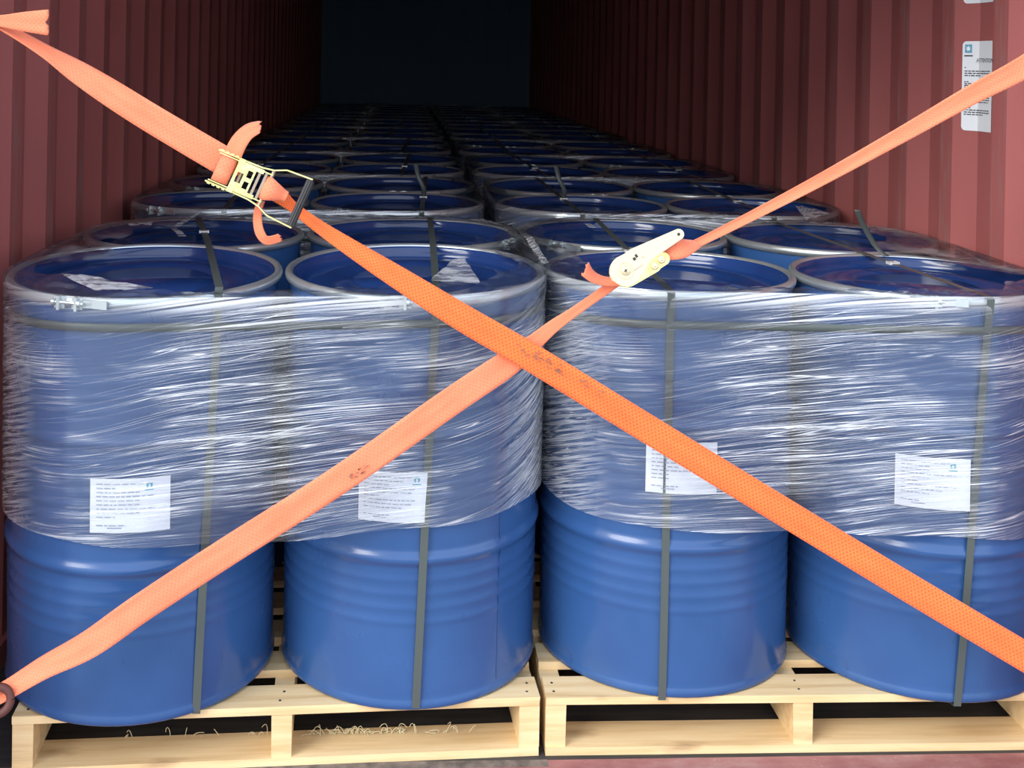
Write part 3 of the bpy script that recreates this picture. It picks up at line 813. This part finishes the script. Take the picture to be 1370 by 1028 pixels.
# lashing rings at the posts
def ring(name, c, R, r, label, nrm):
    mb = MB(); q = Vector(nrm).to_track_quat('Z', 'Y').to_matrix(); pts = [Vector(c)+q @ Vector((R*math.cos(a), R*math.sin(a), 0)) for a in [2*PI*i/24 for i in range(25)]]
    mb.tube(pts, r, 8, cap=False)
    X = XL-.03 if c[0] < 0 else XR+.03; sg = -1 if c[0] < 0 else 1
    mb.tube([Vector(c)+Vector((sg*R, 0, 0)), Vector((X, c[1]+.01, c[2]-.01))], r*.9, 8); o = mb.build(name, RUST); tag(o, label, 'lashing ring'); return o
ring('lashing_ring', on_y(-4, 938, 2.262), .024, .008, 'small maroon steel ring by the post holding the lower left strap end', (.3, -1, .2))

for px_, py_, lab_ in ((-128, -42, 'maroon steel ring at the upper left post'), (1598, 1010, 'maroon steel ring at the lower right post'), (1598, -49, 'maroon steel ring at the upper right post')):
    ring('lashing_ring', on_y(px_, py_, 2.262), .024, .008, lab_, (.3, -1, .2))

# --- open ratchet on the left
def frame_axes(c, xdir, zdir):
    x = Vector(xdir).normalized(); z = Vector(zdir); z = (z-x*z.dot(x)).normalized(); y = z.cross(x)
    return Matrix(((x.x, y.x, z.x, c.x), (x.y, y.y, z.y, c.y), (x.z, y.z, z.z, c.z), (0, 0, 0, 1)))
ca = on_y(287, 222, 2.285); cb = on_y(403, 272, 2.285)
M1 = frame_axes(ca, cb-ca, (0.05, -1, .1))             # local x along strap, y up-left across, z to the viewer
RL = (cb-ca).length
rt = empty('ratchet'); adopt(rt, A)
def part(mb, name, m, parent=rt): return mb.build(name, m, parent)
def plate(mb, pts, w_, t, M):
    """vertical side plate following pts (x,y) in plan, standing w_ tall in z"""
    n = len(pts); vs = []
    for i, (x, y) in enumerate(pts):
        for dy, dz in ((-t/2, -w_/2), (t/2, -w_/2), (t/2, w_/2), (-t/2, w_/2)): vs.append(M @ Vector((x, y+dy, dz)))
    fs = [(0, 1, 2, 3), tuple(4*(n-1)+q for q in (3, 2, 1, 0))]
    for i in range(n-1):
        for q in range(4): fs.append((4*i+q, 4*i+(q+1) % 4, 4*i+4+(q+1) % 4, 4*i+4+q))
    mb.add(vs, fs)
mb = MB()
for sg in (1, -1):
    plate(mb, [(-.004, sg*.032), (.045, sg*.032), (.085, sg*.033), (.108, sg*.037), (.13, sg*.047), (RL+.002, sg*.050)], .016, .0028, M1)
o = part(mb, 'handle_frame', YZ)
mb = MB()
for sg in (1, -1):
    plate(mb, [(.0, sg*.0275), (.06, sg*.0275), (.11, sg*.0275)], .020, .0022, M1)
    for xx in (.004, .014, .024, .034): mb.prism([(xx-.003, sg*.0335-.0018), (xx+.003, sg*.0335-.0018), (xx+.003, sg*.0335+.0018), (xx-.003, sg*.0335+.0018)], .004, .013, M1)
part(mb, 'base_frame', YZ)
# pawl plate with slots
mb = MB()
for x0_, x1_, y0_, y1_ in ((.040, .046, -.030, .030), (.046, .058, -.030, -.012), (.046, .058, .008, .030), (.058, .064, -.030, .030), (.064, .074, -.030, -.018), (.064, .074, -.004, .004), (.064, .074, .018, .030), (.074, .078, -.030, .030)):
    mb.box(x0_, x1_, y0_, y1_, .0065, .0090, M1)
mb.box(.040, .052, .024, .034, .004, .016, M1); mb.box(.040, .052, -.034, -.026, .004, .014, M1)
mb.box(.078, .092, .022, .030, .005, .0085, M1); mb.box(.078, .092, -.030, -.022, .005, .0085, M1)
part(mb, 'pawl_plate', YZ)
mb = MB()
for xx in (.083, .095): mb.box(xx, xx+.005, -.027, .027, .0, .006, M1)
mb.tube([M1 @ Vector((.108, -.036, .001)), M1 @ Vector((.108, .036, .001))], .0038, 10); mb.tube([M1 @ Vector((.052, -.031, -.002)), M1 @ Vector((.052, .031, -.002))], .004, 10)
part(mb, 'axle', STEEL)
mb = MB()
yy = -.047
for i in range(8):
    a = 2*PI*i/8; mb.tube([M1 @ Vector((RL-.001+.0055*math.cos(a), -.046, .0055*math.sin(a))), M1 @ Vector((RL-.001+.0055*math.cos(a), .046, .0055*math.sin(a)))], .0028, 6)
mb.tube([M1 @ Vector((RL-.001, -.048, 0)), M1 @ Vector((RL-.001, .048, 0))], .0062, 12)
part(mb, 'grip', BLK)
# wound webbing at the left end
mb = MB(); pts = [(.5, 0)]
P = []; Wv = []
for i in range(26):
    a = -PI*.9+i*PI*2.6/25; r = .0145-.0001*i
    P.append(M1 @ Vector((.020+r*math.cos(a)*1.15, 0, r*math.sin(a)*.8))); Wv.append(M1.to_3x3() @ Vector((0, 1, 0)))
ribbon(mb, P, Wv, .050, .0022, n=2, ncross=3); o = part(mb, 'wound_webbing', ORG)
# pleated webbing under the grip
mb = MB(); P = [M1 @ Vector((x, 0, z)) for x, z in ((.100, -.001), (.112, .006), (.125, .004), (.140, -.006), (.150, -.008))]
ribbon(mb, P, [M1.to_3x3() @ Vector((0, 1, 0))]*5, [.045, .045, .036, .024, .02], .003, n=4, ncross=6, sag=.004); part(mb, 'wound_webbing', ORG)

# --- closed ratchet on the right, seen from its side
ca = on_y(836, 363, 2.30); cb = on_y(906, 315, 2.30); RL2 = (cb-ca).length
M2 = frame_axes(ca, cb-ca, (-.22, -1, .16))               # z towards the viewer, y up-left
rb = empty('ratchet'); adopt(rb, Bq)
def rounded(pts_r, seg=8):
    """outline of capsule chain: list of (x,y,r) hull, convex"""
    P = []
    for x, y, r in pts_r:
        for k in range(24): P.append((x+r*math.cos(2*PI*k/24), y+r*math.sin(2*PI*k/24)))
    P = sorted(set((round(a, 6), round(b, 6)) for a, b in P))
    def half(Q):
        h = []
        for p in Q:
            while len(h) > 1 and (h[-1][0]-h[-2][0])*(p[1]-h[-2][1])-(h[-1][1]-h[-2][1])*(p[0]-h[-2][0]) <= 0: h.pop()
            h.append(p)
        return h
    a = half(P); b = half(P[::-1]); return a[:-1]+b[:-1]
mb = MB()
for z0, z1 in ((.0295, .032), (-.032, -.0295)):
    mb = MB(); mb.prism(rounded([(0, 0, .030), (.045, .006, .0185)]), z0, z1, M2); mb.prism(rounded([(.03, .009, .0195), (RL2, .0, .0105)]), z0+.0003, z1+.0003, M2)
    part(mb, 'handle_plate', CREAM, rb)
mb = MB()
for z0, z1 in ((.0262, .0288), (-.0288, -.0262)):
    mb = MB(); mb.prism(rounded([(.0, -.006, .026), (.052, -.024, .012)]), z0, z1, M2); mb.prism(rounded([(.045, -.021, .013), (.074, -.022, .0125)]), z0-.0002, z1-.0002, M2)
    part(mb, 'base_plate', YZ, rb)
mb = MB()
for x, y, r in ((.052, -.024, .0068), (.070, -.021, .0072)):
    MM = M2 @ Matrix.Translation((x, y, 0)); mb.lathe([(r*1.25, .0288), (r*1.25, .0293)], 16, MM, 1); mb.lathe([(r*1.12, .0290), (r*1.12, .0300), (.001, .0300)], 16, MM); mb.lathe([(r*.86, .0300), (r*.86, .0330), (.0005, .0330)], 6, MM, smooth=False); mb.lathe([(r*.5, .033), (r*.42, .0345), (.0001, .0350)], 12, MM)
    mb.tube([MM @ Vector((0, 0, -.03)), MM @ Vector((0, 0, .029))], .0045, 10)
mb.tube([M2 @ Vector((0, 0, -.034)), M2 @ Vector((0, 0, .0330))], .010, 16)
MM = M2 @ Matrix.Translation((0, 0, 0)); mb.lathe([(.0165, .0318), (.0165, .0332), (.0145, .0332), (.0145, .0320)], 24, MM); mb.lathe([(.0100, .032), (.0095, .0345), (.0001, .0348)], 20, MM)
MM = M2 @ Matrix.Translation((.043, .004, 0)); mb.lathe([(.0030, .0318), (.0028, .033), (.0001, .0333)], 12, MM)
part(mb, 'axle', [CREAM, STEEL], rb)
mb = MB()
MM = M2 @ Matrix.Translation((RL2, 0, 0)); mb.lathe([(.0033, .0322), (.0030, .0326), (.0001, .0326)], 12, MM)
mb.box(.024, .030, .006, .012, .0316, .0328, M2); mb.box(.031, .036, .008, .015, .0316, .0328, M2)
mb.box(-.004, .004, -.001, .001, .0345, .0352, M2); mb.box(-.001, .001, -.004, .004, .0345, .0352, M2)
mb.box(.010, .034, -.0095, -.0088, .0317, .0326, M2)
part(mb, 'slot', BLK, rb)
mb = MB(); mb.tube([M2 @ Vector((RL2, 0, -.031)), M2 @ Vector((RL2, 0, .031))], .006, 10); part(mb, 'grip', BLK, rb)
mb = MB(); P = []
for i in range(18):
    a = i*2*PI/17; P.append(M2 @ Vector((.0145*math.cos(a), .0145*math.sin(a), 0)))
ribbon(mb, P, [M2.to_3x3() @ Vector((0, 0, 1))]*18, .048, .005, n=2, ncross=2); part(mb, 'wound_webbing', ORG, rb)
# webbing loop end where the strap is gathered at the bolts
tail_piece(Bq, [(886, 337, 2.29, .9), (897, 336, 2.285, .9), (912, 332, 2.29, .9), (930, 326, 2.32, .45)], [.030, .036, .040, .028], 0, .004)

# ------------------------------------------------------------------ sticker on the right wall
def sticker(zs0, zs1, label, ya, full):
    """follows the corrugation: sloping facet then outer flat. y decreases towards the door"""
    XO = 1.5018*WS; yc = 2.9822*WS                            # deep end of the outer flat = start of the sloping facet
    th_ = math.atan2(.036, .068); e = .0016
    def pt(u, z, lift=0):                               # u measured from the corner, + towards the door, - into the container along the facet
        if u >= 0: return Vector((XO-e-lift, yc-u, z))
        c_, s_ = math.cos(th_), math.sin(th_); return Vector((XO-e-lift*.9+u*s_, yc-u*c_-lift*.4, z))
    U0, U1 = -ya, .072
    mb = MB(); R = .012
    out = []
    def rr(u0, u1, z0, z1, lift, mbx, nseg=10):
        us = sorted(set([u0+(u1-u0)*i/nseg for i in range(nseg+1)]+([0.0] if u0 < 0 < u1 else []) + [u0+R*(1-math.cos(a)) for a in (0, .3, .6, .9, 1.2, PI/2)] if (u1-u0) > .03 else [u0+(u1-u0)*i/nseg for i in range(nseg+1)]))
        vs = []
        for u in us:
            dz = 0
            if u-u0 < R and mbx is mb: dz = R-math.sqrt(max(0, R*R-(R-(u-u0))**2))
            vs += [pt(u, z0+dz, lift), pt(u, z1-dz, lift)]
        mbx.add(vs, [(2*i, 2*i+1, 2*i+3, 2*i+2) for i in range(len(us)-1)])
    rr(U0, U1, zs0, zs1, 0, mb)
    o = mb.build('warning_sticker', STICK, recalc=False); tag(o, label, 'sticker')
    if not full: return o
    H = zs1-zs0
    m2 = MB(); rnd = random.Random(3)
    for z_, u_end in [(.70, .02)]+[(.66, .9), (.635, .9), (.61, .45)]+[(.54, .1), (.52, .9), (.50, .9), (.48, .9)]+[(.39, .9), (.365, .9), (.34, .9), (.315, .85)]+[(.25, .2), (.225, .9), (.20, .9), (.175, .6)]:
        u = U0+.008; ue = U0+.008+(U1-U0-.01)*u_end
        while u < ue:
            wd = rnd.uniform(.004, .014); rr(u, min(u+wd, ue+.002), zs0+H*z_, zs0+H*z_+.0028, .0006, m2, 2); u += wd+.0025
    m2.build('small_print', BLACKINK, o, recalc=False)
    m3 = MB(); rr(U0+.008, U0+.030, zs1-.032, zs1-.009, .0005, m3, 2); lg = m3.build('emblem', LOGO, o, recalc=False)
    m4 = MB(); cu, cz = U0+.019, zs1-.0205; pts = []
    for k in range(14):
        a = PI/2+2*PI*k/14; r_ = .0095 if k % 2 == 0 else .0042; pts.append(pt(cu+r_*math.cos(a), cz+r_*math.sin(a), .0011))
    m4.add([pt(cu, cz, .0011)]+pts, [(0, i+1, (i+1) % 14+1) for i in range(14)]); m4.build('star', WHITEINK, o, recalc=False)
    m5 = MB(); rr(U0+.006, U0+.033, zs1-.042, zs1-.0385, .0005, m5, 3); m5.build('small_print', BLACKINK, o, recalc=False)
    cu_ = bpy.data.curves.new('heading', 'FONT'); cu_.body = 'ATTENTION'; cu_.size = .0155; cu_.align_x = 'LEFT'
    tmp = bpy.data.objects.new('tmp', cu_); COL.objects.link(tmp)
    dg = bpy.context.evaluated_depsgraph_get(); dg.update()
    me = bpy.data.meshes.new_from_object(tmp.evaluated_get(dg)); bpy.data.objects.remove(tmp); me.name = 'heading'
    for v in me.vertices: v.co = pt(-.008+v.co.x*1.0, zs1-.058+v.co.y, .0012)
    me.materials.clear(); me.materials.append(BLACKINK)
    mesh_obj('heading', me, o)
    return o
zA = on_x(1312, 55, 1.50*WS).z; zB = on_x(1312, 176, 1.50*WS).z
sticker(zB, zA, 'white warning notice with a light blue emblem on the right wall', .052, True)
zC = on_x(1312, 4, 1.50*WS).z
sticker(zC, zC+.22, 'white sticker above the warning notice, only its lower edge in view', .052, False)

# ------------------------------------------------------------------ wood fibres caught on the pallet's bottom board
mb = MB(); rnd = random.Random(5)
for i in range(70):
    px = rnd.choice((rnd.uniform(395, 480), rnd.uniform(420, 640), rnd.uniform(470, 540), rnd.uniform(170, 360)))
    if 360 < px < 400: continue
    base = on_z(px, 985-(px-200)*.028+rnd.uniform(-8, 0), .017); base.y = min(base.y, 2.56)
    l = rnd.uniform(.008, .028); a = rnd.uniform(0, 6.28); cv = rnd.uniform(-2.5, 2.5); h = rnd.uniform(.0, .02); P = []
    for j in range(6):
        f = j/5; P.append(base+Vector((l*f*math.cos(a+cv*f), l*f*math.sin(a+cv*f)*.5, .0015+h*math.sin(PI*f*.8))))
    mb.tube(P, .0007, 4)
tag(mb.build('wood_fibres', SHAV, recalc=False), 'loose curly pale wood fibres lying along the left pallet bottom board', 'debris', kind='stuff')
